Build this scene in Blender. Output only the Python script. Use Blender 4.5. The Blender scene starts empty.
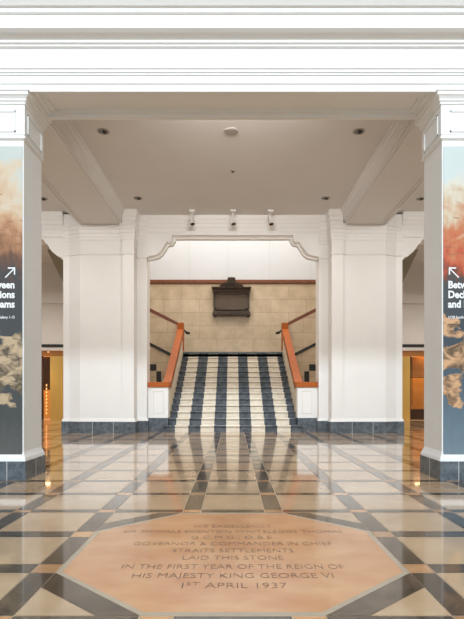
import bpy, bmesh, math, random
from mathutils import Vector
random.seed(7)
SC = bpy.context.scene
COL = SC.collection

# ------------------------------------------------------------------ materials
def new_mat(name):
    m = bpy.data.materials.new(name); m.use_nodes = True
    nt = m.node_tree; b = nt.nodes['Principled BSDF']
    return m, nt, b
def N(nt, t, **kw):
    n = nt.nodes.new(t)
    for k, v in kw.items(): setattr(n, k, v)
    return n
def mat(name, col, rough=.5, metal=0, var=.0, scale=6, bump=0, bscale=60, emit=None, es=1, spec=.5, coat=0, aspect=(1,1,1), col2=None):
    m, nt, b = new_mat(name)
    b.inputs['Roughness'].default_value = rough
    b.inputs['Metallic'].default_value = metal
    b.inputs['Specular IOR Level'].default_value = spec
    b.inputs['Coat Weight'].default_value = coat
    b.inputs['Base Color'].default_value = (*col, 1)
    tc = N(nt, 'ShaderNodeTexCoord')
    if var or col2:
        mp = N(nt, 'ShaderNodeMapping'); mp.inputs['Scale'].default_value = aspect
        nt.links.new(tc.outputs['Object'], mp.inputs[0])
        ns = N(nt, 'ShaderNodeTexNoise'); ns.inputs['Scale'].default_value = scale; ns.inputs['Detail'].default_value = 6
        nt.links.new(mp.outputs[0], ns.inputs['Vector'])
        r = N(nt, 'ShaderNodeValToRGB')
        r.color_ramp.elements[0].position = .3; r.color_ramp.elements[1].position = .7
        c2 = col2 or tuple(min(1, c*(1+var)) for c in col)
        c1 = col if col2 else tuple(c*(1-var) for c in col)
        r.color_ramp.elements[0].color = (*c1, 1); r.color_ramp.elements[1].color = (*c2, 1)
        nt.links.new(ns.outputs[0], r.inputs[0]); nt.links.new(r.outputs[0], b.inputs['Base Color'])
    if bump:
        n2 = N(nt, 'ShaderNodeTexNoise'); n2.inputs['Scale'].default_value = bscale
        nt.links.new(tc.outputs['Object'], n2.inputs['Vector'])
        bp = N(nt, 'ShaderNodeBump'); bp.inputs['Strength'].default_value = bump; bp.inputs['Distance'].default_value = .01
        nt.links.new(n2.outputs[0], bp.inputs['Height']); nt.links.new(bp.outputs[0], b.inputs['Normal'])
    if emit:
        b.inputs['Emission Color'].default_value = (*emit, 1); b.inputs['Emission Strength'].default_value = es
    return m

WHITE = mat('white_painted_plaster', (.84, .84, .83), .5, var=.012, scale=2, bump=.03, bscale=20)
HALLP = mat('ivory_painted_plaster', (.83, .82, .80), .5, var=.012, scale=2, bump=.03, bscale=20)
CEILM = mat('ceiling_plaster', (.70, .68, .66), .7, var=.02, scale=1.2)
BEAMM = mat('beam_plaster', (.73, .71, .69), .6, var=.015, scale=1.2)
ATRM = mat('atrium_plaster', (.7, .69, .66), .7, var=.02, scale=1)
WOOD = mat('polished_orange_timber', (.36, .082, .012), .5, col2=(.45, .12, .02), scale=5, aspect=(1, .3, 8), spec=.2)
DWOOD = mat('dark_red_timber', (.14, .032, .014), .3, col2=(.19, .05, .02), scale=6, coat=.3)
BLACK = mat('black_metal', (.012, .012, .013), .4)
BRONZE = mat('aged_bronze', (.014, .008, .005), .34, metal=.3, col2=(.055, .03, .014), scale=9, bump=.4, bscale=30)
BRONZEP = mat('bronze_panel', (.03, .017, .008), .34, metal=.3, col2=(.08, .045, .018), scale=14, aspect=(1, 1, 5), bump=.3, bscale=50)
CREAM = mat('cream_stone', (.66, .56, .42), .5, var=.06, scale=3)
GOLD = mat('gold_panel', (.62, .40, .10), .4, metal=.1, var=.12, scale=1.5, aspect=(1, 1, .2))
COPPER = mat('copper_panel', (.40, .17, .05), .35, metal=.4, var=.1, scale=2)
AMBER = mat('amber_timber', (.62, .33, .10), .35, var=.08, scale=2)
DARKB = mat('dark_brown_panel', (.045, .02, .01), .3, var=.2, scale=4)
LAMPGLIM = mat('warm_lamp_glimmer', (1, .6, .25), .5, emit=(1, .5, .15), es=1.3)
SILVER = mat('satin_silver_metal', (.80, .79, .77), .35, metal=.1)
GRILLE = mat('grey_grille', (.36, .33, .30), .6)
LENS = mat('dark_lens', (.03, .025, .02), .15)
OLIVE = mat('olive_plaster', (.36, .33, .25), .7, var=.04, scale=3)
TAUPE = mat('taupe_plaster', (.70, .67, .63), .7, var=.02, scale=3)
LETTER = mat('engraved_letter', (.13, .065, .04), .6)
LETW = mat('white_print', (.88, .88, .88), .5)
BORDER = mat('pale_stone_border', (.46, .37, .27), .2, var=.06, scale=12)

def granite(name, c1, c2):
    m, nt, b = new_mat(name); b.inputs['Roughness'].default_value = .22
    tc = N(nt, 'ShaderNodeTexCoord'); ns = N(nt, 'ShaderNodeTexNoise'); ns.inputs['Scale'].default_value = 9; ns.inputs['Detail'].default_value = 9; ns.inputs['Roughness'].default_value = .7
    nt.links.new(tc.outputs['Object'], ns.inputs['Vector'])
    r = N(nt, 'ShaderNodeValToRGB'); r.color_ramp.elements[0].position = .35; r.color_ramp.elements[1].position = .68
    r.color_ramp.elements[0].color = (*c1, 1); r.color_ramp.elements[1].color = (*c2, 1)
    nt.links.new(ns.outputs[0], r.inputs[0]); nt.links.new(r.outputs[0], b.inputs['Base Color'])
    return m
GRAN = granite('blue_grey_granite', (.055, .07, .085), (.155, .18, .20))
JOINT = mat('pale_joint', (.5, .5, .5), .6)

def floor_mat(name, c1, c2, rough, scale, vein=None):
    """stone tile with cloudy figure; a per-tile tint comes from the tile_tint attribute"""
    m, nt, b = new_mat(name)
    b.inputs['Roughness'].default_value = rough
    b.inputs['IOR'].default_value = 1.5
    b.inputs['Coat Weight'].default_value = .55; b.inputs['Coat Roughness'].default_value = .035; b.inputs['Coat IOR'].default_value = 1.7
    tc = N(nt, 'ShaderNodeTexCoord'); ns = N(nt, 'ShaderNodeTexNoise'); ns.inputs['Scale'].default_value = scale; ns.inputs['Detail'].default_value = 8; ns.inputs['Distortion'].default_value = .6
    nt.links.new(tc.outputs['Object'], ns.inputs['Vector'])
    r = N(nt, 'ShaderNodeValToRGB'); r.color_ramp.elements[0].position = .3; r.color_ramp.elements[1].position = .72
    r.color_ramp.elements[0].color = (*c1, 1); r.color_ramp.elements[1].color = (*c2, 1)
    nt.links.new(ns.outputs[0], r.inputs[0])
    at = N(nt, 'ShaderNodeAttribute'); at.attribute_name = 'tile_tint'
    mx = N(nt, 'ShaderNodeMix', data_type='RGBA', blend_type='MULTIPLY'); mx.inputs[0].default_value = 1
    nt.links.new(r.outputs[0], mx.inputs[6]); nt.links.new(at.outputs['Color'], mx.inputs[7])
    nt.links.new(mx.outputs[2], b.inputs['Base Color'])
    return m
F_CREAM = floor_mat('cream_stone_tile', (.49, .325, .19), (.63, .445, .275), .13, 2.2)
F_DARK = floor_mat('dark_brown_stone_band', (.026, .017, .011), (.115, .078, .05), .14, 7)
F_ORANGE = floor_mat('orange_stone_square', (.50, .24, .10), (.62, .34, .16), .14, 4)
STONE = mat('orange_foundation_stone', (.54, .225, .09), .2, col2=(.70, .385, .19), scale=2.2, coat=.4, aspect=(1, 1.6, 1))
STONE.node_tree.nodes['Principled BSDF'].inputs['Coat Roughness'].default_value = .08

def block_wall():
    m, nt, b = new_mat('cream_stone_blocks'); b.inputs['Roughness'].default_value = .45
    tc = N(nt, 'ShaderNodeTexCoord'); sp = N(nt, 'ShaderNodeSeparateXYZ'); cb = N(nt, 'ShaderNodeCombineXYZ')
    nt.links.new(tc.outputs['Object'], sp.inputs[0])
    ad = N(nt, 'ShaderNodeMath', operation='ADD'); nt.links.new(sp.outputs[0], ad.inputs[0]); nt.links.new(sp.outputs[1], ad.inputs[1])
    nt.links.new(ad.outputs[0], cb.inputs[0]); nt.links.new(sp.outputs[2], cb.inputs[1])
    br = N(nt, 'ShaderNodeTexBrick'); br.offset = .5
    for k, v in (('Scale', 1), ('Mortar Size', .009), ('Mortar Smooth', .1), ('Bias', 0), ('Brick Width', 1.42), ('Row Height', .525)): br.inputs[k].default_value = v
    br.inputs['Color1'].default_value = (.60, .47, .32, 1); br.inputs['Color2'].default_value = (.65, .52, .36, 1); br.inputs['Mortar'].default_value = (.44, .34, .23, 1)
    nt.links.new(cb.outputs[0], br.inputs['Vector'])
    ns = N(nt, 'ShaderNodeTexNoise'); ns.inputs['Scale'].default_value = 3; ns.inputs['Detail'].default_value = 6
    nt.links.new(tc.outputs['Object'], ns.inputs['Vector'])
    r = N(nt, 'ShaderNodeValToRGB'); r.color_ramp.elements[0].color = (.8, .78, .74, 1); r.color_ramp.elements[1].color = (1, 1, 1, 1); r.color_ramp.elements[0].position = .3; r.color_ramp.elements[1].position = .65
    nt.links.new(ns.outputs[0], r.inputs[0])
    mx = N(nt, 'ShaderNodeMix', data_type='RGBA', blend_type='MULTIPLY'); mx.inputs[0].default_value = 1
    nt.links.new(br.outputs[0], mx.inputs[6]); nt.links.new(r.outputs[0], mx.inputs[7]); nt.links.new(mx.outputs[2], b.inputs['Base Color'])
    return m
BLOCKS = block_wall()

def step_mat():
    m, nt, b = new_mat('striped_stair_stone'); b.inputs['Roughness'].default_value = .2; b.inputs['Coat Weight'].default_value = .4; b.inputs['Coat Roughness'].default_value = .1
    tc = N(nt, 'ShaderNodeTexCoord'); sp = N(nt, 'ShaderNodeSeparateXYZ'); nt.links.new(tc.outputs['Object'], sp.inputs[0])
    def M(op, a, bb=None):
        n = N(nt, 'ShaderNodeMath', operation=op)
        for i, v in enumerate((a, bb)):
            if v is None: continue
            if isinstance(v, (int, float)): n.inputs[i].default_value = v
            else: nt.links.new(v, n.inputs[i])
        return n.outputs[0]
    x = M('DIVIDE', sp.outputs[0], .681); f = M('FRACT', M('ADD', x, 10.5)); a = M('ABSOLUTE', M('SUBTRACT', f, .5))
    s = M('LESS_THAN', a, .262); lim = M('LESS_THAN', M('ABSOLUTE', sp.outputs[0]), 1.56)
    fac = M('MULTIPLY', s, lim)
    ns = N(nt, 'ShaderNodeTexNoise'); ns.inputs['Scale'].default_value = 7; ns.inputs['Detail'].default_value = 7
    nt.links.new(tc.outputs['Object'], ns.inputs['Vector'])
    def ramp(c1, c2):
        r = N(nt, 'ShaderNodeValToRGB'); r.color_ramp.elements[0].position = .3; r.color_ramp.elements[1].position = .7
        r.color_ramp.elements[0].color = (*c1, 1); r.color_ramp.elements[1].color = (*c2, 1); nt.links.new(ns.outputs[0], r.inputs[0]); return r.outputs[0]
    mx = N(nt, 'ShaderNodeMix', data_type='RGBA'); nt.links.new(fac, mx.inputs[0])
    nt.links.new(ramp((.045, .055, .07), (.12, .14, .16)), mx.inputs[6]); nt.links.new(ramp((.68, .60, .48), (.80, .73, .62)), mx.inputs[7])
    nt.links.new(mx.outputs[2], b.inputs['Base Color'])
    return m
STEPM = step_mat()

def banner_mat(name, seed, stops, blob, blob_lo, blob_hi):
    """printed painterly picture: cloudy vertical colour bands with tawny strokes low down (a generic stand-in)"""
    m, nt, b = new_mat(name); b.inputs['Roughness'].default_value = .45
    tc = N(nt, 'ShaderNodeTexCoord'); sp = N(nt, 'ShaderNodeSeparateXYZ'); nt.links.new(tc.outputs['Object'], sp.inputs[0])
    def M(op, a, bb=None, c=None):
        n = N(nt, 'ShaderNodeMath', operation=op)
        for i, v in enumerate((a, bb, c)):
            if v is None: continue
            if isinstance(v, (int, float)): n.inputs[i].default_value = v
            else: nt.links.new(v, n.inputs[i])
        return n.outputs[0]
    def noise(scale, det, asp, rot=0, dist=0, w=0):
        mp = N(nt, 'ShaderNodeMapping'); mp.inputs['Scale'].default_value = asp; mp.inputs['Rotation'].default_value = (0, rot, 0); mp.inputs['Location'].default_value = (seed+w, seed, 0)
        nt.links.new(tc.outputs['Object'], mp.inputs[0])
        n = N(nt, 'ShaderNodeTexNoise'); n.inputs['Scale'].default_value = scale; n.inputs['Detail'].default_value = det; n.inputs['Distortion'].default_value = dist
        nt.links.new(mp.outputs[0], n.inputs['Vector']); return n.outputs[0]
    big = noise(2.6, 5, (1, 1, 1), .5, .8); fine = noise(9, 6, (2.2, 1, .6), .8, .5, 3)
    t = M('DIVIDE', sp.outputs[2], 3.79)
    up = M('GREATER_THAN', sp.outputs[2], 2.15)
    t = M('ADD', t, M('MULTIPLY', M('MULTIPLY', M('SUBTRACT', big, .5), .42), up)); t = M('ADD', t, M('MULTIPLY', M('SUBTRACT', fine, .5), .12))
    r = N(nt, 'ShaderNodeValToRGB'); cr = r.color_ramp
    while len(cr.elements) > 1: cr.elements.remove(cr.elements[-1])
    cr.elements[0].position = stops[0][0]; cr.elements[0].color = (*stops[0][1], 1)
    for p, c in stops[1:]:
        e = cr.elements.new(p); e.color = (*c, 1)
    nt.links.new(t, r.inputs[0])
    # tawny masses
    bl = noise(2.6, 4, (1.1, 1, 1.7), .35, .5, 9); bf = noise(8, 4, (1, 1, 1.4), .9, .8, 12)
    zc, hh = (blob_lo+blob_hi)/2, (blob_hi-blob_lo)/2
    dz = M('DIVIDE', M('SUBTRACT', sp.outputs[2], zc), hh)
    ms = M('SUBTRACT', M('MULTIPLY_ADD', M('SUBTRACT', bl, .5), 26, 3.2), M('MULTIPLY', M('MULTIPLY', dz, dz), 3.6))
    cl = N(nt, 'ShaderNodeClamp'); nt.links.new(ms, cl.inputs[0])
    r2 = N(nt, 'ShaderNodeValToRGB'); r2.color_ramp.elements[0].position = .38; r2.color_ramp.elements[1].position = .6
    r2.color_ramp.elements[0].color = (*[c*.2 for c in blob], 1); r2.color_ramp.elements[1].color = (*blob, 1); nt.links.new(bf, r2.inputs[0])
    mx = N(nt, 'ShaderNodeMix', data_type='RGBA'); nt.links.new(cl.outputs[0], mx.inputs[0]); nt.links.new(r.outputs[0], mx.inputs[6]); nt.links.new(r2.outputs[0], mx.inputs[7])
    # thin dark strokes high up
    st = noise(7, 2, (.45, 1, 3.2), -.5, .3, 5)
    sb = M('MULTIPLY', M('GREATER_THAN', st, .66), M('MULTIPLY', M('GREATER_THAN', sp.outputs[2], 2.45), M('LESS_THAN', sp.outputs[2], 3.25)))
    mx2 = N(nt, 'ShaderNodeMix', data_type='RGBA'); nt.links.new(M('MULTIPLY', sb, .75), mx2.inputs[0]); nt.links.new(mx.outputs[2], mx2.inputs[6]); mx2.inputs[7].default_value = (.22, .09, .04, 1)
    nt.links.new(mx2.outputs[2], b.inputs['Base Color'])
    return m
BAN_L = banner_mat('banner_print_brown', 2.3, [(0, (.10, .10, .095)), (.12, (.055, .06, .06)), (.46, (.04, .045, .048)), (.56, (.04, .035, .033)), (.615, (.13, .05, .02)), (.68, (.38, .17, .07)), (.76, (.55, .34, .19)), (.86, (.62, .50, .36)), (.95, (.52, .56, .52))], (.50, .37, .23), .62, 1.5)
BAN_R = banner_mat('banner_print_red', 5.1, [(0, (.16, .22, .26)), (.14, (.10, .15, .19)), (.34, (.035, .055, .075)), (.56, (.045, .05, .05)), (.585, (.14, .03, .01)), (.65, (.50, .075, .02)), (.72, (.52, .17, .06)), (.80, (.60, .48, .33)), (.88, (.66, .62, .52)), (.95, (.56, .62, .60))], (.62, .36, .19), .72, 1.62)

# ------------------------------------------------------------------ mesh helpers
class MB:
    def __init__(s): s.bm = bmesh.new(); s.loc = Vector((0, 0, 0))
    def box(s, x0, x1, y0, y1, z0, z1, mi=0, bev=0):
        if x0 > x1: x0, x1 = x1, x0
        if y0 > y1: y0, y1 = y1, y0
        vs = [s.bm.verts.new(p) for p in ((x0,y0,z0),(x1,y0,z0),(x1,y1,z0),(x0,y1,z0),(x0,y0,z1),(x1,y0,z1),(x1,y1,z1),(x0,y1,z1))]
        fs = [s.bm.faces.new([vs[i] for i in q]) for q in ((0,3,2,1),(4,5,6,7),(0,1,5,4),(1,2,6,5),(2,3,7,6),(3,0,4,7))]
        for f in fs: f.material_index = mi
        if bev:
            es = list({e for f in fs for e in f.edges})
            bmesh.ops.bevel(s.bm, geom=es, offset=bev, segments=2, affect='EDGES', profile=.5)
        return s
    def prism(s, pts, fn, a, b, mi=0):
        """closed 2D polygon pts, fn(u, v, w) -> xyz, extruded w from a to b"""
        A = [s.bm.verts.new(fn(u, v, a)) for u, v in pts]; B = [s.bm.verts.new(fn(u, v, b)) for u, v in pts]
        n = len(pts); fs = [s.bm.faces.new(A[::-1]), s.bm.faces.new(B)]
        for i in range(n): fs.append(s.bm.faces.new((A[i], A[(i+1) % n], B[(i+1) % n], B[i])))
        for f in fs: f.material_index = mi
        return s
    def plan(s, pts, z0, z1, mi=0): return s.prism(pts, lambda u, v, w: (u, v, w), z0, z1, mi)
    def front(s, pts, y0, y1, mi=0): return s.prism(pts, lambda u, v, w: (u, w, v), y0, y1, mi)
    def side(s, pts, x0, x1, mi=0): return s.prism(pts, lambda u, v, w: (w, u, v), x0, x1, mi)
    def sweep(s, path, prof, sgn=1, closed=False, mi=0):
        """sweep closed profile [(out, z)] along plan path, mitred; sgn picks the outward side"""
        n = len(path); P = [Vector(p) for p in path]; rings = []
        def nrm(a, b):
            d = (b-a).normalized(); return Vector((d.y, -d.x))*sgn
        for i in range(n):
            if closed: n1, n2 = nrm(P[i-1], P[i]), nrm(P[i], P[(i+1) % n])
            else:
                n1 = nrm(P[i-1], P[i]) if i > 0 else nrm(P[0], P[1]); n2 = nrm(P[i], P[i+1]) if i < n-1 else n1
                if i == 0: n1 = n2
            m = (n1+n2); m = m.normalized(); m = m/max(.3, m.dot(n2))
            rings.append([s.bm.verts.new((P[i].x+m.x*o, P[i].y+m.y*o, z)) for o, z in prof])
        k = len(prof)
        for i in range(n if closed else n-1):
            R0, R1 = rings[i], rings[(i+1) % n]
            for j in range(k):
                s.bm.faces.new((R0[j], R1[j], R1[(j+1) % k], R0[(j+1) % k])).material_index = mi
        if not closed:
            s.bm.faces.new(rings[0]).material_index = mi; s.bm.faces.new(rings[-1][::-1]).material_index = mi
        return s
    def tube(s, a, b, r, seg=12, r2=None, mi=0):
        a, b = Vector(a), Vector(b); r2 = r if r2 is None else r2
        d = (b-a).normalized(); u = d.orthogonal().normalized(); v = d.cross(u)
        A = []; B = []
        for i in range(seg):
            t = 2*math.pi*i/seg; o = u*math.cos(t)+v*math.sin(t)
            A.append(s.bm.verts.new(a+o*r)); B.append(s.bm.verts.new(b+o*r2))
        s.bm.faces.new(A[::-1]).material_index = mi; s.bm.faces.new(B).material_index = mi
        for i in range(seg): s.bm.faces.new((A[i], A[(i+1) % seg], B[(i+1) % seg], B[i])).material_index = mi
        return s
    def obj(s, name, mats, parent=None, org=(0, 0, 0), recalc=True):
        if not isinstance(mats, (list, tuple)): mats = [mats]
        if recalc: bmesh.ops.recalc_face_normals(s.bm, faces=s.bm.faces)
        me = bpy.data.meshes.new(name)
        bmesh.ops.translate(s.bm, vec=-Vector(org), verts=s.bm.verts)
        s.bm.to_mesh(me); s.bm.free()
        for m in mats: me.materials.append(m)
        o = bpy.data.objects.new(name, me); COL.objects.link(o)
        if parent: o.parent = parent
        else: o.location = org
        return o
def tag(o, label=None, cat=None, group=None, kind=None):
    for k, v in (('label', label), ('category', cat), ('group', group), ('kind', kind)):
        if v: o[k] = v
    return o
def thing(name, loc, label, cat, group=None):
    o = bpy.data.objects.new(name, None); COL.objects.link(o); o.location = loc; o.empty_display_size = .1
    return tag(o, label, cat, group)
def struct(mb, name, mats, parent=None, org=(0,0,0)):
    o = mb.obj(name, mats, parent, org)
    if not parent: o['kind'] = 'structure'
    return o
def ML(pts, s): return [(s*x, y) for x, y in pts]

# ------------------------------------------------------------------ floor
XB = [(.372, .166), (1.147, .154)] + [(1.914+.767*i, .154) for i in range(10)]
xs = sorted([(c-w/2, c+w/2) for c, w in XB] + [(-c-w/2, -c+w/2) for c, w in XB])
YC = [2.44-.765*i for i in range(35, 0, -1)] + [2.44, 3.19, 3.95, 4.71, 5.49, 6.28, 7.08, 7.90, 8.75, 9.66, 10.62, 11.58, 12.58, 13.5, 14.4, 15.3, 16.2, 17.1, 18.0, 18.8]
ys = [(c-.078, c+.078) if c < 4.2 else (c-.056, c+.056) for c in YC]
bm = bmesh.new(); lay = bm.loops.layers.float_color.new('tile_tint')
def quad(x0, x1, y0, y1, mi, z=0, pts=None):
    vs = [bm.verts.new((x, y, z)) for x, y in (pts or ((x0, y0), (x1, y0), (x1, y1), (x0, y1)))]
    f = bm.faces.new(vs); f.material_index = mi
    k = random.uniform(.9, 1.06) if mi == 0 else random.uniform(.75, 1.25); wv = random.uniform(-.02, .03)
    for l in f.loops: l[lay] = (k*(1+wv), k, k*(1-wv*1.5), 1)
def spans(b):
    out = []
    for i, (a, c) in enumerate(b):
        out.append((a, c, True))
        if i < len(b)-1: out.append((c, b[i+1][0], False))
    return out
g = .0035
for x0, x1, bx_ in spans(xs):
    for y0, y1, by_ in spans(ys):
        mi = 2 if (bx_ and by_) else 1 if (bx_ or by_) else 0
        quad(x0+g, x1-g, y0+g, y1-g, mi)
for sx in (-1, 1):      # diagonal bands at the corners of the foundation stone
    for (ax, ay, bx2, by2, dy) in ((.455, 4.63, 1.067, 4.03, 1), (.455, 2.52, 1.067, 3.11, -1)):
        d = Vector((bx2-ax, by2-ay)).normalized(); n = Vector((-d.y, d.x))*(1 if dy > 0 else -1); n = n if n.x > 0 else -n
        w = .17
        p = [(ax, ay), (bx2, by2), (bx2+.002, by2+dy*.23), (ax+.215, ay+dy*.003)]
        quad(0, 0, 0, 0, 1, .0012, [(sx*x, y) for x, y in (p if sx*dy > 0 else p[::-1])])
bmesh.ops.recalc_face_normals(bm, faces=bm.faces)
for f in bm.faces:
    if f.normal.z < 0: f.normal_flip()
me = bpy.data.meshes.new('floor'); bm.to_mesh(me); bm.free()
for m in (F_CREAM, F_DARK, F_ORANGE): me.materials.append(m)
fl = bpy.data.objects.new('floor', me); COL.objects.link(fl); fl['kind'] = 'structure'
o = struct(MB().box(-10.2, 10.2, -24.2, 21, -.3, -.002), 'floor_slab', mat('floor_grout', (.5, .38, .26), .4)); o.parent = fl; del o['kind']

# foundation stone
OCT = [(-.455, 2.52), (.455, 2.52), (1.067, 3.11), (1.067, 4.03), (.455, 4.63), (-.455, 4.63), (-1.067, 4.03), (-1.067, 3.11)]
def inset(P, d):
    n = len(P); out = []
    for i in range(n):
        a, b, c = Vector(P[i-1]), Vector(P[i]), Vector(P[(i+1) % n])
        d1 = (b-a).normalized(); d2 = (c-b).normalized(); n1 = Vector((-d1.y, d1.x)); n2 = Vector((-d2.y, d2.x))
        m = (n1+n2).normalized(); m = m/m.dot(n2); out.append((b.x+m.x*d, b.y+m.y*d))
    return out
fs = thing('foundation_stone', (0, 3.575, 0), 'octagonal orange foundation stone with an engraved dedication, set in the foreground floor', 'inscribed stone')
ORG = (0, 3.575, 0)
mb = MB(); I = inset(OCT, .034); n = 8
for i in range(8):
    mb.plan([OCT[i], OCT[(i+1) % n], I[(i+1) % n], I[i]], -.01, .0022)
tag(mb.obj('border', BORDER, fs, ORG), 'pale stone border strip')
MB().plan(I, -.01, .002).obj('slab', STONE, fs, ORG)
def text_mesh(name, body, size, parent, loc, rot, material, width=None, align='CENTER', offset=0, sx=1, extrude=.0006):
    cu = bpy.data.curves.new(name, 'FONT'); cu.body = body; cu.size = size; cu.align_x = align; cu.extrude = extrude; cu.offset = offset; cu.resolution_u = 3
    t = bpy.data.objects.new(name+'_tmp', cu); COL.objects.link(t)
    dg = bpy.context.evaluated_depsgraph_get(); dg.update()
    me = bpy.data.meshes.new_from_object(t.evaluated_get(dg)); bpy.data.objects.remove(t)
    me.materials.clear(); me.materials.append(material)
    xs_ = [v.co.x for v in me.vertices]; w = max(xs_)-min(xs_)
    k = width/w if width else sx
    for v in me.vertices: v.co.x *= k
    o = bpy.data.objects.new(name, me); COL.objects.link(o); o.parent = parent; o.location = loc; o.rotation_euler = rot
    return o
LINES = [('HIS EXCELLENCY', 4.177, .62), ('SIR THOMAS SHENTON WHITELEGGE THOMAS', 4.02, 1.70), ('G.C.M.G., O.B.E.', 3.861, .62), ('GOVERNOR & COMMANDER IN CHIEF', 3.703, 1.42),
         ('STRAITS SETTLEMENTS', 3.545, .83), ('LAID THIS STONE', 3.393, .66), ('IN THE FIRST YEAR OF THE REIGN OF', 3.22, 1.38), ('HIS MAJESTY KING GEORGE VI', 3.065, 1.19)]
for body, y, w in LINES:
    text_mesh('inscription_line', body, .118, fs, (0, y-.042-3.575, .0024), (0, 0, 0), LETTER, width=w, offset=-.0022, extrude=.0003)

text_mesh('inscription_line', 'APRIL 1937', .118, fs, (.075, 2.867-3.575, .0024), (0, 0, 0), LETTER, width=.46, offset=-.0022, extrude=.0003)
text_mesh('inscription_line', '1', .118, fs, (-.283, 2.867-3.575, .0024), (0, 0, 0), LETTER, width=.0075, offset=-.0022, extrude=.0003)
text_mesh('inscription_superscript', 'ST', .066, fs, (-.228, 2.909+.0-3.575, .0024), (0, 0, 0), LETTER, width=.075, offset=-.0012, extrude=.0003)

# ------------------------------------------------------------------ front entablature beam
ZB = 4.75
prof = [(6.30, ZB), (6.30, 4.835), (6.285, 4.84), (6.285, 4.93), (6.27, 4.936), (6.27, 4.955), (6.255, 4.96), (6.255, 4.99), (6.24, 5.0), (6.24, 5.012), (6.285, 5.02),
        (6.285, 5.255), (6.25, 5.27), (6.25, 5.29), (6.225, 5.30), (6.225, 5.325), (6.21, 5.34), (6.19, 5.365), (6.17, 5.38), (6.09, 5.38), (6.09, 5.53), (6.075, 5.536), (6.06, 5.55), (6.06, 5.59),
        (6.03, 5.60), (6.0, 5.64), (5.95, 5.70), (5.93, 5.72), (5.93, 5.86), (6.30, 5.88), (6.30, 13), (6.96, 13), (6.96, ZB), (6.904, ZB), (6.904, ZB+.05), (6.85, ZB+.05), (6.85, ZB+.085), (6.56, ZB+.085), (6.55, ZB+.06), (6.42, ZB+.06), (6.41, ZB+.03), (6.36, ZB+.03), (6.35, ZB)]
mb = MB().side(prof, -10, 10)
for s in (-1, 1):
    mb.box(s*2.47, s*3.8, 6.352, 6.903, ZB+.0005, ZB+.1); mb.box(s*2.42, s*2.47, 6.352, 6.903, ZB+.04, ZB+.1); mb.box(s*2.36, s*2.42, 6.42, 6.86, ZB+.062, ZB+.1)
struct(mb, 'wall_front', WHITE)

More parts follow.
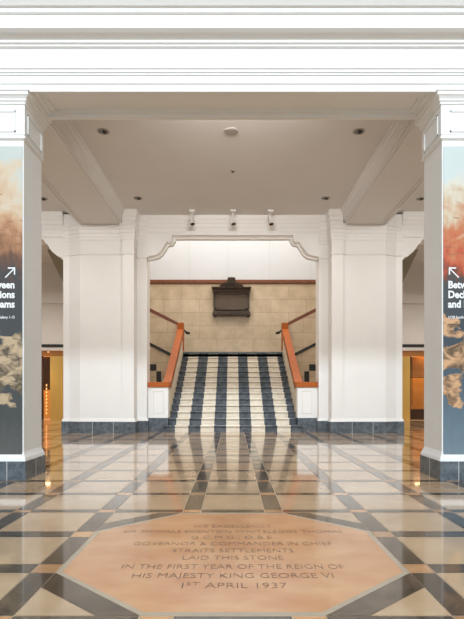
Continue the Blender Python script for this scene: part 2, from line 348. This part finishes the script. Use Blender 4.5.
# ------------------------------------------------------------------ front pillars with banners
def rect(x0, x1, y0, y1): return [(x0, y0), (x1, y0), (x1, y1), (x0, y1)]
def pillar(s, side):
    cx = s*3.147; org = (cx, 6.65, 0)
    t = thing('pillar', org, 'square white pillar on a grey stone plinth at the %s edge, carrying a tall banner' % side, 'pillar')
    x0, x1 = sorted((s*2.573, s*3.72)); R = rect(x0, x1, 6.35, 6.94)
    MB().plan(R, .30, 4.20).obj('shaft', WHITE, t, org)
    base = [(-.02, .23), (.034, .23), (.03, .27), (.012, .31), (0, .35), (-.02, .35)]
    MB().sweep(R, base, 1, True).obj('base_moulding', WHITE, t, org)
    pl = MB().plan([(x0-.038, 6.305), (x1+.038, 6.305), (x1+.038, 6.985), (x0-.038, 6.985)], 0, .232).obj('plinth', GRAN, t, org)
    # pale joints between the plinth slabs
    for k in range(1, 3): MB().box(s*(2.535+k*.215*1.05)-.004, s*(2.535+k*.215*1.05)+.004, 6.3035, 6.31, 0, .231).obj('joint', JOINT, pl, org)
    MB().box(s*2.534, s*2.54, 6.64, 6.648, 0, .231).obj('joint', JOINT, pl, org)
    cap = [(-.02, 4.175), (.012, 4.18), (.03, 4.195), (.03, 4.215), (.012, 4.225), (.012, 4.24), (.02, 4.245), (.02, 4.60), (.035, 4.61), (.035, 4.63), (.05, 4.645), (.05, 4.665), (.07, 4.69), (.085, 4.70), (.085, 4.735), (.1, 4.745), (.1, ZB), (-.02, ZB)]
    MB().sweep(R, cap, 1, True).obj('capital', WHITE, t, org)
    # raised frames of the frieze panels, front and inner side
    fr = MB(); yf = 6.33
    a, b = x0+.03, x1-.03
    for (p, q, r, u) in ((a+.06, b-.06, 4.515, 4.53), (a+.06, b-.06, 4.27, 4.285)): fr.box(p, q, yf-.012, yf+.002, r, u)
    for p in (a+.06, b-.075): fr.box(p, p+.015, yf-.012, yf+.002, 4.27, 4.53)
    xi = s*(2.573-.02)
    for (r, u) in ((4.515, 4.53), (4.27, 4.285)): fr.box(xi-s*.012, xi+s*.002, 6.42, 6.87, r, u)
    for p in (6.42, 6.855): fr.box(xi-s*.012, xi+s*.002, p, p+.015, 4.27, 4.53)
    fr.obj('frieze_frame', WHITE, t, org)
    # banner
    bo = (cx, 6.34, .314)
    bt = thing('banner', bo, ('brown and grey exhibition banner with an arrow pointing up right, on the left pillar' if s < 0 else
               'red and blue grey exhibition banner with an arrow pointing up left, on the right pillar'), 'banner')
    bx0, bx1 = sorted((s*2.588, s*3.705))
    MB().box(bx0, bx1, 6.338, 6.3485, .314, 4.10).obj('printed_sheet', BAN_L if s < 0 else BAN_R, bt, bo)
    al = 'RIGHT' if s < 0 else 'LEFT'; tx = -2.678 if s < 0 else 2.643
    for w_, z_ in (('Between', 2.358), ('Declarations', 2.238), ('and Dreams', 2.12)):
        text_mesh('title_line', w_, .124, bt, (tx-cx, -.0035, z_-.314), (math.pi/2, 0, 0), LETW, align=al, offset=.0042, sx=.9)
    text_mesh('subtitle_line', 'UOB Southeast Asia Gallery 1-15', .045, bt, (tx-cx, -.0035, 1.985-.314), (math.pi/2, 0, 0), LETW, align=al, offset=.0006, sx=.9)
    ar = MB(); L = .128; cxn = -2.672 if s < 0 else 2.652; cz = 2.612; w = .016
    m_ = -1 if s < 0 else 1
    def P(u, v): return (cxn+m_*u, cz-v)
    ar.front([P(0, 0), P(.09, 0), P(.09, w), P(0, w)], 6.3345, 6.336)
    ar.front([P(0, w), P(w, w), P(w, .09), P(0, .09)], 6.3345, 6.336)
    k = w*.72
    ar.front([P(w, w-.004), P(w+.006, w), P(L, L-k+.004), P(L-k, L+.002), P(w-.004, w+k*.6)], 6.3343, 6.3358)
    ar.obj('arrow', LETW, bt, bo)
pillar(-1, 'left'); pillar(1, 'right')

# ------------------------------------------------------------------ hall ceiling and beams
ZC = 5.75
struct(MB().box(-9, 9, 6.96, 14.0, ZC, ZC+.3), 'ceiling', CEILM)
for i, s in enumerate((-1, 1)):
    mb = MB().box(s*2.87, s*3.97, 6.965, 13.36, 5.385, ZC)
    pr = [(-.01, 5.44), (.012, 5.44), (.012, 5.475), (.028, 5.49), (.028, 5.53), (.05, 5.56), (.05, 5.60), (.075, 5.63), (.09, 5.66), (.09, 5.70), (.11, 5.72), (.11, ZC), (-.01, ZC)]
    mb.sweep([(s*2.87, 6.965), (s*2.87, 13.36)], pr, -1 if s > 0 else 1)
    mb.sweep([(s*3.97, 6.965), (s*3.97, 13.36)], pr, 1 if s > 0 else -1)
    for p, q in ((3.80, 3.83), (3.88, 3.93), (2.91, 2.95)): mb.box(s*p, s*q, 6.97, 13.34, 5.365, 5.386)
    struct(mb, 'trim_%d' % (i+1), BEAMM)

# ------------------------------------------------------------------ piers of the inner wall
def pier(s, side):
    org = (s*3.35, 13.6, 0)
    t = thing('pier', org, 'broad white wall pier on a grey plinth, %s of the staircase' % side, 'pier')
    plan = [(2.29, 13.74), (2.543, 13.74), (2.543, 13.275), (2.848, 13.275), (2.848, 13.35), (3.953, 13.35), (4.27, 13.47), (4.425, 13.47), (4.425, 14.25), (2.29, 14.25)]
    MB().plan(ML(plan, s), 0, 5.70).obj('shaft', HALLP, t, org)
    sg = -1 if s < 0 else 1
    path = ML([(2.29, 14.2), (2.29, 13.74), (2.543, 13.74), (2.543, 13.275), (2.848, 13.275), (2.848, 13.35), (3.953, 13.35), (4.27, 13.47), (4.425, 13.47), (4.425, 14.2)], s)
    path2 = path[1:-1]
    pl = MB().sweep([(path[0][0], 13.87)] + path[1:], [(-.01, 0), (.04, 0), (.04, .285), (.03, .295), (-.01, .295)], sg).obj('plinth', GRAN, t, org)
    MB().sweep([(path[0][0], 13.87)] + path[1:], [(-.01, .295), (.034, .295), (.024, .33), (.008, .37), (-.01, .38)], sg).obj('base_moulding', HALLP, t, org)
    for x in (3.08, 3.62): MB().box(s*x-.005, s*x+.005, 13.3085, 13.32, 0, .286).obj('joint', JOINT, pl, org)
    # frieze astragal and cornice
    MB().sweep(path2, [(-.01, 4.60), (.012, 4.60), (.026, 4.615), (.026, 4.635), (.012, 4.645), (-.01, 4.645)], sg).obj('astragal', HALLP, t, org)
    lo = [(-.01, 4.98), (.01, 4.98), (.016, 4.995), (.016, 5.06), (.024, 5.07), (.024, 5.15), (.034, 5.16), (.034, 5.25), (.048, 5.265), (.048, 5.33), (.06, 5.345), (.06, 5.384), (-.01, 5.384)]
    MB().sweep(path2, lo, sg).obj('cornice', HALLP, t, org)
    hi = [(-.01, 5.384), (.04, 5.384), (.04, 5.46), (.055, 5.475), (.055, 5.56), (.075, 5.58), (.085, 5.62), (.085, 5.748), (-.01, 5.748)]
    MB().sweep(ML([(2.29, 13.74), (2.543, 13.74), (2.543, 13.275), (2.83, 13.275)], s), hi, sg).obj('upper_cornice', HALLP, t, org)
    fr = MB()
    def frame(a, b, y, z0, z1, w=.012):
        for p in ((a, b, z0, z0+w), (a, b, z1-w, z1), (a, a+w, z0, z1), (b-w, b, z0, z1)): fr.box(s*p[0], s*p[1], y-.01, y+.002, p[2], p[3])
    frame(2.90, 3.90, 13.35, 4.68, 4.95)
    fr.obj('frieze_frame', HALLP, t, org)
pier(-1, 'left'); pier(1, 'right')

# wall over the stair opening, with shaped corners
def corner(X0):
    return [(X0, 4.60), (X0, 4.674), (X0-.06, 4.69), (X0-.12, 4.70), (X0-.20, 4.715), (X0-.28, 4.743), (X0-.34, 4.80), (X0-.39, 4.87), (X0-.43, 4.94), (X0-.47, 5.01), (X0-.51, 5.064), (X0-.545, 5.088), (X0-.575, 5.08), (X0-.60, 5.055), (X0-.63, 5.06), (X0-.64, 5.10), (X0-.665, 5.12), (X0-.67, 5.16), (X0-.67, 5.25)]
cR = corner(2.29); contour = [(-x, z) for x, z in cR] + [(x, z) for x, z in cR[::-1]]
struct(MB().front([(-2.29, ZC)] + contour[1:-1] + [(2.29, ZC)], 13.74, 13.99), 'wall_back', HALLP)
def offs(P, d):
    out = []
    for i in range(len(P)):
        a = Vector(P[max(i-1, 0)]); c = Vector(P[min(i+1, len(P)-1)]); t_ = (c-a).normalized(); out.append((P[i][0]+t_.y*d, P[i][1]-t_.x*d))
    return out
A = contour[1:-1]; bm = bmesh.new()
prof3 = [(0, 13.73), (.018, 13.725), (.022, 13.76), (.03, 13.80), (.05, 13.84), (.085, 13.86), (.09, 13.88), (.09, 13.985), (0, 13.985)]
rings = [[bm.verts.new((p[0], y, p[1])) for p in [offs(A, d)[i]]][0] for d, y in prof3 for i in range(len(A))]
nA = len(A)
for a in range(len(prof3)-1):
    for i in range(nA-1): bm.faces.new((rings[a*nA+i], rings[a*nA+i+1], rings[(a+1)*nA+i+1], rings[(a+1)*nA+i]))
mb = MB(); mb.bm = bm
struct(mb, 'trim_3', HALLP)
hic = [(-.01, 5.30), (.012, 5.30), (.02, 5.33), (.02, 5.42), (.035, 5.44), (.035, 5.53), (.05, 5.55), (.05, 5.62), (.07, 5.65), (.08, 5.69), (.08, 5.749), (-.01, 5.749)]
struct(MB().sweep([(-2.30, 13.74), (2.30, 13.74)], hic, 1), 'trim_4', HALLP)
# outer walls with the passage openings
for i, s in enumerate((-1, 1)):
    c1 = [(4.425, 4.50), (4.47, 4.56), (4.50, 4.60), (4.53, 4.585), (4.57, 4.61), (4.64, 4.66), (4.72, 4.73), (4.78, 4.81), (4.83, 4.90), (4.86, 4.94), (4.89, 4.93), (4.91, 4.99), (4.93, 5.0), (4.95, 5.05)]
    c2 = [(12.0-x, z) for x, z in c1[::-1]]
    poly = [(4.425, ZC)] + c1 + c2 + [(7.575, 0), (9, 0), (9, ZC)]
    mb = MB().front(ML(poly, s), 13.47, 14.0)
    mb.sweep(ML([(4.425, 13.47), (9, 13.47)], s), [(o_, z_) for o_, z_ in hic], 1 if s > 0 else -1)
    mb.sweep(ML([(4.425, 13.47), (9, 13.47)], s), [(-.01, 5.04+.05), (.02, 5.09), (.035, 5.11), (.035, 5.16), (-.01, 5.18)], 1 if s > 0 else -1)
    struct(mb, 'wall_back_%s' % ('left' if s < 0 else 'right'), HALLP)
    # hall side wall, passage shell
    struct(MB().box(s*9, s*9.3, 6.3, 19.2, 0, ZC+.3), 'wall_%s' % ('left' if s < 0 else 'right'), HALLP)
    struct(MB().box(s*4.43, s*4.5, 14.25, 20.6, 0, 9), 'wall_stair_%s' % ('left' if s < 0 else 'right'), BLOCKS)
    struct(MB().box(s*4.5, s*9, 14.0, 19.2, 5.75, 6.0), 'ceiling_passage_%s' % ('left' if s < 0 else 'right'), CEILM)
    # facade ends
    struct(MB().box(s*8.0, s*9.99, 6.3, 6.95, 0, ZB), 'wall_front_%s' % ('left' if s < 0 else 'right'), WHITE)
    # passage end wall: lit recess below, plaster above
    e = MB().box(s*4.5, s*9, 18.9, 19.1, 2.72, 4.27).box(s*4.5, s*9, 18.75, 19.1, 4.27, ZC).box(s*4.5, s*5.9, 18.9, 19.1, 0, 2.72).box(s*7.7, s*9, 18.9, 19.1, 0, 2.72)
    struct(e, 'wall_passage_%s' % ('left' if s < 0 else 'right'), TAUPE)
    # raking stair soffit seen through the passage head
    struct(MB().front(ML([(6.12, 5.745), (5.57, 4.6), (5.3, 4.0), (5.0, 4.0), (5.0, 5.745)], s), 17.0, 18.7), 'trim_%d' % (5+i), OLIVE)

# amber lobbies at the ends of the passages
def lobby(s, n):
    g0 = 'door_%d' % n
    fr = bpy.data.objects.new(g0, None); COL.objects.link(fr); fr.location = (s*6.8, 18.9, 0); fr['kind'] = 'structure'
    O = (s*6.8, 18.9, 0)
    MB().box(s*5.9, s*7.7, 18.86, 18.95, 2.68, 2.79).obj('black_lintel', BLACK, fr, O)
    MB().box(s*5.9, s*7.7, 18.88, 18.95, 2.56, 2.68).obj('plaster_fascia', TAUPE, fr, O)
    MB().box(s*5.9, s*7.7, 18.95, 20.6, 2.56, 2.62).obj('lobby_ceiling', COPPER, fr, O)
    MB().box(s*5.9, s*7.7, 20.6, 20.7, 0, 2.6).obj('lobby_wall', AMBER, fr, O)
    MB().box(s*5.85, s*5.9, 18.95, 20.6, 0, 2.6).box(s*7.7, s*7.75, 18.95, 20.6, 0, 2.6).obj('lobby_side', AMBER, fr, O)
    if s < 0:
        MB().box(-6.72, -6.25, 18.98, 19.03, 0, 2.36).obj('gold_panel', GOLD, fr, O)
        MB().box(-7.7, -6.25, 18.98, 19.04, 2.36, 2.56).obj('transom', COPPER, fr, O)
        MB().box(-7.08, -6.74, 19.3, 19.36, 1.12, 2.36).obj('dark_panel', DARKB, fr, O)
        MB().box(-7.06, -6.98, 19.0, 19.06, 0, 2.36).obj('dark_jamb', DARKB, fr, O)
        b = MB()
        for k in range(9): b.tube((-6.95, 19.25, .22+k*.13), (-6.95, 19.25, .29+k*.13), .02, 8)
        b.obj('glimmer_tubes', LAMPGLIM, fr, O)  # added glowing tubes imitate a glimmer on the lower panel
        MB().tube((-6.78, 18.97, 2.50), (-6.78, 18.97, 2.53), .035, 10).obj('lamp', LAMPGLIM, fr, O)
    else:
        MB().box(6.20, 6.52, 18.98, 19.03, 0, 2.34).obj('gold_panel', GOLD, fr, O)
        MB().box(6.15, 7.7, 18.97, 19.04, 2.36, 2.56).obj('transom', COPPER, fr, O)
        MB().box(6.54, 7.4, 19.5, 19.56, 1.62, 2.36).obj('upper_panel', COPPER, fr, O)
        b = MB()
        b.box(6.76, 6.775, 19.47, 19.5, .5, 2.36).box(6.54, 7.4, 19.47, 19.5, 1.58, 1.61).box(6.53, 6.55, 18.98, 19.03, 0, 2.36)
        b.obj('glazing_bar', DARKB, fr, O)
        MB().box(6.56, 7.4, 19.44, 19.9, 0, .36).box(6.54, 7.42, 19.42, 19.92, .36, .39).obj('dark_counter', DARKB, fr, O)
    ld = bpy.data.lights.new('lobby_lamp', 'AREA'); ld.energy = 45 if s < 0 else 24; ld.color = (1, .66, .32); ld.shape = 'RECTANGLE'; ld.size = .5; ld.size_y = 1.2
    lo = bpy.data.objects.new('lobby_lamp_light', ld); COL.objects.link(lo); lo.location = (s*7.35, 19.7, 2.54)
lobby(-1, 1); lobby(1, 2)
for s in (-1, 1):  # unseen warm spots added to turn the passage floor golden
    l = bpy.data.lights.new('passage_floor_fill', 'SPOT'); l.energy = 130; l.color = (1, .70, .36); l.spot_size = math.radians(120); l.spot_blend = .7; l.shadow_soft_size = .03
    o = bpy.data.objects.new('passage_floor_fill', l); COL.objects.link(o); o.location = (s*7.3, 18.75, 2.66); o.rotation_euler = (math.radians(-18), 0, 0)

# ------------------------------------------------------------------ staircase
NS = 14; RH = 2.43/NS; TR = .335; Y0 = 13.70
st = thing('staircase', (0, Y0, 0), 'wide stone staircase striped in dark and cream, rising between timber-capped parapets', 'staircase')
SO = (0, Y0, 0)
for k in range(NS):
    y = Y0+k*TR; z = (k+1)*RH
    yb = y+TR+.12 if k < NS-1 else 18.35
    mb = MB()
    if k == 0:
        mb.box(-1.85, 1.85, y+.055, 13.87, 0, z-.04).box(-1.867, 1.867, y, 13.875, z-.04, z, bev=.01)
        y = 13.84
    mb.box(-1.74, 1.74, y+.045, yb, max(0, z-RH), z-.058).box(-1.735, 1.735, y+.10, yb, z-.058, z-.04)
    mb.box(-1.742, 1.742, y, yb, z-.04, z, bev=.01)
    mb.obj('step', STEPM, st, SO)
tag(MB().box(-1.743, 1.743, 18.04, 18.2, 2.395, 2.45).obj('landing_edge', GRAN, st, SO), 'dark edge strip of the landing')
MB().box(-1.74, 1.74, 14.1, 18.05, 0, .15).obj('core', CREAM, st, SO)
la = MB().box(-4.4, 4.4, 18.4, 20.49, 2.1, 2.425).box(-1.74, 1.74, 18.1, 18.4, 2.1, 2.425)
la.obj('landing', GRAN, st, SO)

def parapet(s, side):
    org = (s*1.85, 13.9, 0)
    t = thing('stair_parapet', org, '%s parapet of the main stairs, with orange timber coping and a panelled end post' % side, 'stair parapet')
    MB().box(s*1.746, s*2.285, 13.92, 14.22, .36, 1.19).obj('end_post', HALLP, t, org)
    MB().box(s*1.75, s*2.285, 13.885, 14.24, 0, .36).obj('plinth', GRAN, t, org)
    fr = MB(); a, b, z0, z1 = 1.87, 2.14, .48, 1.08
    for p in ((a, b, z0, z0+.012), (a, b, z1-.012, z1), (a, a+.012, z0, z1), (b-.012, b, z0, z1)): fr.box(s*p[0], s*p[1], 13.91, 13.922, p[2], p[3])
    tag(fr.obj('panel_frame', TAUPE, t, org), 'grey panel outline')
    # solid flank wall beside the steps
    sl = .52
    poly = [(14.2, 0), (14.2, 1.19), (18.0, 1.19+sl*3.75), (18.2, 1.19+sl*3.75), (18.2, 0)]
    MB().side(poly, s*1.745, s*1.90).obj('flank', CREAM, t, org)
    cop = [(13.86, 1.19), (13.86, 1.325), (14.27, 1.325), (18.0, 1.325+sl*3.73), (18.0, 1.195+sl*3.73), (14.3, 1.195)]
    mb = MB().side([(14.2, 1.19), (14.2, 1.325), (14.27, 1.325), (18.0, 1.325+sl*3.73), (18.0, 1.195+sl*3.73), (14.3, 1.195)], s*1.715, s*1.925)
    mb.box(s*1.71, s*2.287, 13.86, 14.22, 1.19, 1.328, bev=.012)
    mb.obj('coping', WOOD, t, org)
    MB().side([(14.4, 1.15), (14.4, 1.20), (18.0, 1.20+sl*3.6), (18.0, 1.15+sl*3.6)], s*1.735, s*1.72).obj('shadow_strip', DWOOD, t, org)  # dark strip stands for the shade under the coping
    MB().box(s*1.71, s*1.93, 17.95, 18.2, 2.5, 3.46, bev=.01).obj('top_post', WOOD, t, org)
    hb = MB().tube((s*1.72, 18.1, 3.22), (s*1.62, 18.12, 3.13), .035, 10).tube((s*1.62, 18.12, 3.13), (s*1.53, 18.2, 3.12), .055, 10, .04)
    hb.obj('handrail_end', BLACK, t, org)
parapet(-1, 'left'); parapet(1, 'right')
for s, side in ((-1, 'left'), (1, 'right')):
    org = (s*3.1, 18.3, 0)
    t = thing('upper_flight', org, 'upper flight rising to the %s from the landing, stone side with dark timber rail' % side, 'stair flight')
    k = .512
    def Z(x): return 3.48+(x-1.933)*k
    A_, B_ = 1.93, 4.42
    MB().front(ML([(A_, Z(A_)-1.19), (B_, Z(B_)-1.19), (B_, Z(B_)-.1), (A_, Z(A_)-.1)], s), 18.21, 18.38).obj('flank', BLOCKS, t, org)
    MB().front(ML([(A_, Z(A_)-.1), (B_, Z(B_)-.13), (B_, Z(B_)+.02), (A_, Z(A_)+.02)], s), 18.205, 18.42).obj('coping', DWOOD, t, org)
    MB().front(ML([(A_, Z(A_)-1.30), (B_, Z(B_)-1.30), (B_, Z(B_)-1.19), (A_, Z(A_)-1.19)], s), 18.205, 18.39).obj('stringer', BLACK, t, org)
    MB().front(ML([(A_, 0), (B_, 0), (B_, Z(B_)-1.30), (A_, Z(A_)-1.30)], s), 18.25, 18.38).obj('spandrel', BLOCKS, t, org)
    q = MB()
    for (xa, xb, za, zb) in ((2.70, 3.0, 1.80, 2.03), (2.53, 2.70, 1.40, 1.78), (2.36, 2.53, .9, 1.38)): q.box(s*xa, s*xb, 18.235, 18.26, za, zb)
    tag(q.obj('black_tile', BLACK, t, org), 'stepped black tiles')

# stair hall shell
struct(MB().box(-4.43, 4.43, 20.5, 20.8, 0, 5.37), 'wall_landing', BLOCKS)
pw = mat('landing_plaster', (.66, .68, .70), .6, var=.01, scale=2)
struct(MB().box(-4.43, 4.43, 20.56, 20.8, 5.37, 9), 'wall_landing_upper', pw)
o = struct(MB().box(-4.43, 4.43, 20.44, 20.6, 5.37, 5.49).box(-4.43, 4.43, 20.47, 20.5, 5.33, 5.37), 'trim_7', mat('brown_timber_rail', (.20, .065, .024), .35, var=.15))
jm = MB()
for x in (-1.75, 1.45, -3.3, 3.1, -.2): jm.box(x, x+.02, 20.55, 20.561, 5.5, 9)
struct(jm, 'trim_8', mat('panel_joint', (.6, .6, .6), .6))
struct(MB().box(-4.5, 4.5, 14.0, 20.8, 9, 9.2), 'ceiling_stair', ATRM)
struct(MB().box(-4.5, 4.5, 13.76, 14.0, ZC, 9), 'wall_stair_front', HALLP)

# ------------------------------------------------------------------ bronze tablet on the landing wall
TX = -.055; tz = lambda y: 1.1+(390.5-y)/25.4
to = (TX, 20.3, 4.0)
t = thing('wall_tablet', to, 'dark bronze tablet with a crested top hanging on the landing wall above the stairs', 'memorial tablet')
W = .72
MB().box(TX-W+.01, TX+W-.01, 20.30, 20.5, tz(306.4), tz(291)).obj('body', BRONZE, t, to)
MB().box(TX-W+.13, TX+W-.13, 20.275, 20.31, tz(309), tz(294.5)).obj('inscription_panel', BRONZEP, t, to)
fr = MB(); a, b, z0, z1 = TX-W+.08, TX+W-.08, tz(310), tz(293.5)
for p in ((a, b, z0, z0+.05), (a, b, z1-.05, z1), (a, a+.05, z0, z1), (b-.05, b, z0, z1)): fr.box(p[0], p[1], 20.255, 20.31, p[2], p[3])
fr.obj('frame', BRONZE, t, to)
pc = [(-.01, 4.94-.03), (.03, 4.94-.03), (.03, 4.97), (.045, 4.99), (.045, 5.06), (.06, 5.08), (.085, 5.12), (.085, 5.17), (-.01, 5.17)]
MB().box(TX-W+.03, TX+W-.03, 20.31, 20.5, 4.9, 5.165).sweep([(TX-W+.03, 20.5), (TX-W+.03, 20.31), (TX+W-.03, 20.31), (TX+W-.03, 20.5)], pc, 1).obj('cornice', BRONZE, t, to)
pb = [(-.01, 4.05), (.05, 4.05), (.06, 4.09), (.05, 4.15), (.035, 4.22), (.01, 4.27), (.0, 4.34), (.015, 4.36), (.0, 4.42), (-.01, 4.42)]
MB().box(TX-W+.03, TX+W-.03, 20.31, 20.5, 4.07, 4.41).sweep([(TX-W+.03, 20.5), (TX-W+.03, 20.31), (TX+W-.03, 20.31), (TX+W-.03, 20.5)], pb, 1).obj('base', BRONZE, t, to)
for s in (-1, 1):
    MB().box(TX+s*(W-.12), TX+s*(W-.03), 20.30, 20.48, 4.0, 4.065, bev=.01).obj('foot', BRONZE, t, to)
cr = [(-.48, 5.17), (-.46, 5.25), (-.40, 5.29), (-.30, 5.31), (-.25, 5.36), (-.18, 5.37), (-.165, 5.47), (-.14, 5.55), (-.10, 5.57), (-.06, 5.56), (0, 5.57)]
poly = [(TX+x, z) for x, z in cr] + [(TX-x, z) for x, z in cr[::-1][1:]]
mb = MB().front(poly, 20.34, 20.5)
mb.front([(TX-.11, 5.30), (TX+.11, 5.30), (TX+.12, 5.52), (TX-.12, 5.52)], 20.29, 20.34)
for s in (-1, 1):
    mb.tube((TX+s*.32, 20.30, 5.22), (TX+s*.32, 20.35, 5.22), .05, 12); mb.tube((TX+s*.2, 20.29, 5.28), (TX+s*.2, 20.35, 5.28), .06, 12)
mb.obj('crest', BRONZE, t, to)

# ------------------------------------------------------------------ ceiling fittings
def spot(x, side):
    org = (x, 13.30, ZC)
    t = thing('spotlight', org, 'small silver spotlight above the stair opening, %s of three' % side, 'spotlight', 'spotlights over the stair opening')
    MB().box(x-.07, x+.07, 13.24, 13.36, ZC-.05, ZC-.001, bev=.006).obj('mount', SILVER, t, org)
    MB().tube((x, 13.30, ZC-.05), (x, 13.30, ZC-.16), .015, 8).obj('stem', SILVER, t, org)
    MB().tube((x-.02, 13.31, ZC-.13), (x+.02, 13.24, ZC-.38), .055, 16, .07).obj('lamp_head', SILVER, t, org)
    MB().tube((x+.02, 13.24, ZC-.38), (x+.0205, 13.239, ZC-.384), .06, 16).obj('lens', LENS, t, org)
for x, side in ((-1.05, 'leftmost'), (0, 'middle one'), (.97, 'rightmost')): spot(x, side)
def downlight(x, y, lab):
    org = (x, y, ZC)
    t = thing('downlight', org, lab, 'downlight', 'recessed ceiling downlights')
    mb = MB(); seg = 20
    R1, R2 = .11, .075
    for i in range(seg):
        a0, a1 = 2*math.pi*i/seg, 2*math.pi*(i+1)/seg
        mb.plan([(x+R1*math.cos(a0), y+R1*math.sin(a0)), (x+R1*math.cos(a1), y+R1*math.sin(a1)), (x+R2*math.cos(a1), y+R2*math.sin(a1)), (x+R2*math.cos(a0), y+R2*math.sin(a0))], ZC-.012, ZC-.0005)
    mb.obj('rim', GRILLE, t, org)
    MB().tube((x, y, ZC-.001), (x, y, ZC-.006), .075, 16).obj('recess', LENS, t, org)
    MB().tube((x+.02, y, ZC-.004), (x+.03, y-.01, ZC-.03), .035, 12).obj('bulb', LENS, t, org)
for x, y, l in ((-2.32, 9.25, 'dark round ceiling downlight near the front left of the central bay'), (2.26, 9.25, 'dark round ceiling downlight near the front right of the central bay'),
                (-2.29, 12.46, 'dark round ceiling downlight at the back left of the central bay'), (2.24, 12.46, 'dark round ceiling downlight at the back right of the central bay'),
                (-4.6, 12.5, 'dark round ceiling downlight in the outer bay on the left'), (4.55, 12.5, 'dark round ceiling downlight in the outer bay on the right')): downlight(x, y, l)
org = (-.03, 9.25, ZC)
t = thing('ceiling_speaker', org, 'larger pale grey round speaker grille in the middle of the ceiling', 'ceiling speaker')
MB().tube((-.03, 9.25, ZC-.0005), (-.03, 9.25, ZC-.012), .13, 28, .125).obj('rim', GRILLE, t, org)
MB().tube((-.03, 9.25, ZC-.012), (-.03, 9.25, ZC-.016), .105, 24).obj('grille', GRILLE, t, org)
org = (0, 10.9, ZC)
t = thing('smoke_detector', org, 'tiny round detector on the ceiling behind the speaker grille', 'smoke detector')
MB().tube((0, 10.9, ZC-.0005), (0, 10.9, ZC-.02), .05, 16, .045).obj('base', GRILLE, t, org)
MB().tube((0, 10.9, ZC-.02), (0, 10.9, ZC-.04), .03, 12, .02).obj('sensor', LENS, t, org)

# ------------------------------------------------------------------ open atrium on the camera's side
struct(MB().box(-10.3, 10.3, -24.3, -24, 0, 15.2), 'wall_atrium_rear', ATRM)
for s, nme in ((-1, 'left'), (1, 'right')):
    struct(MB().box(s*10, s*10.3, -24, 6.95, 0, 13), 'wall_atrium_%s' % nme, ATRM)

# ------------------------------------------------------------------ light
w = bpy.data.worlds.new('atrium_sky'); SC.world = w; w.use_nodes = True
bg = w.node_tree.nodes['Background']; bg.inputs[0].default_value = (.80, .91, 1, 1); bg.inputs[1].default_value = .52
def area(name, loc, rot, sx, sy, e, c):
    l = bpy.data.lights.new(name, 'AREA'); l.shape = 'RECTANGLE'; l.size = sx; l.size_y = sy; l.energy = e; l.color = c
    o = bpy.data.objects.new(name, l); COL.objects.link(o); o.location = loc; o.rotation_euler = rot
    return o
area('added_atrium_daylight', (0, -24, 16.6), (math.radians(68), 0, 0), 20, 2.2, 9800, (.80, .91, 1))  # added, unseen area light for assumed daylight on the piers; no clerestory is built
area('assumed_stair_daylight', (0, 17.6, 8.9), (0, 0, 0), 7.5, 4.5, 420, (1, .98, .95))  # assumed daylight from above; bare area light under the closed ceiling, no skylight opening
def spotl(name, x, y, e, ang):
    l = bpy.data.lights.new(name, 'SPOT'); l.energy = e; l.color = (1, .96, .93); l.spot_size = math.radians(ang); l.spot_blend = .8; l.shadow_soft_size = .06
    o = bpy.data.objects.new(name, l); COL.objects.link(o); o.location = (x, y, ZC-.06)
for s in (-1, 1):
    spotl('downlight_beam', s*2.3, 9.25, 280, 108); spotl('downlight_beam', s*2.3, 12.3, 40, 100)
    spotl('side_bay_downlight', s*4.6, 12.4, 40, 100); spotl('passage_fill', s*6.9, 15.6, 420, 140)  # the passage spot has no fitting, added to brighten the passage
# unseen fill lights added behind the front beam to brighten the upper piers
for x, e in ((0, 62), (-5.6, 42), (5.6, 42)):
    pl_ = area('hall_fill', (x, 7.15, 5.55), (math.radians(75), 0, 0), 2.4, .3, e, (1, .96, .92)); pl_.data.spread = math.radians(95)

# ------------------------------------------------------------------ camera
cam = bpy.data.cameras.new('camera'); co = bpy.data.objects.new('camera', cam); COL.objects.link(co)
co.location = (0, 0, 1.1); co.rotation_euler = (math.pi/2, 0, 0)
cam.sensor_fit = 'HORIZONTAL'; cam.sensor_width = 36; cam.lens = 36*516/464
cam.shift_y = 81/464; cam.shift_x = -.8/464; cam.clip_end = 200
SC.camera = co
SC.view_settings.view_transform = 'Standard'; SC.view_settings.look = 'None'; SC.view_settings.gamma = 1
SC.view_settings.use_curve_mapping = False; SC.view_settings.exposure = .04
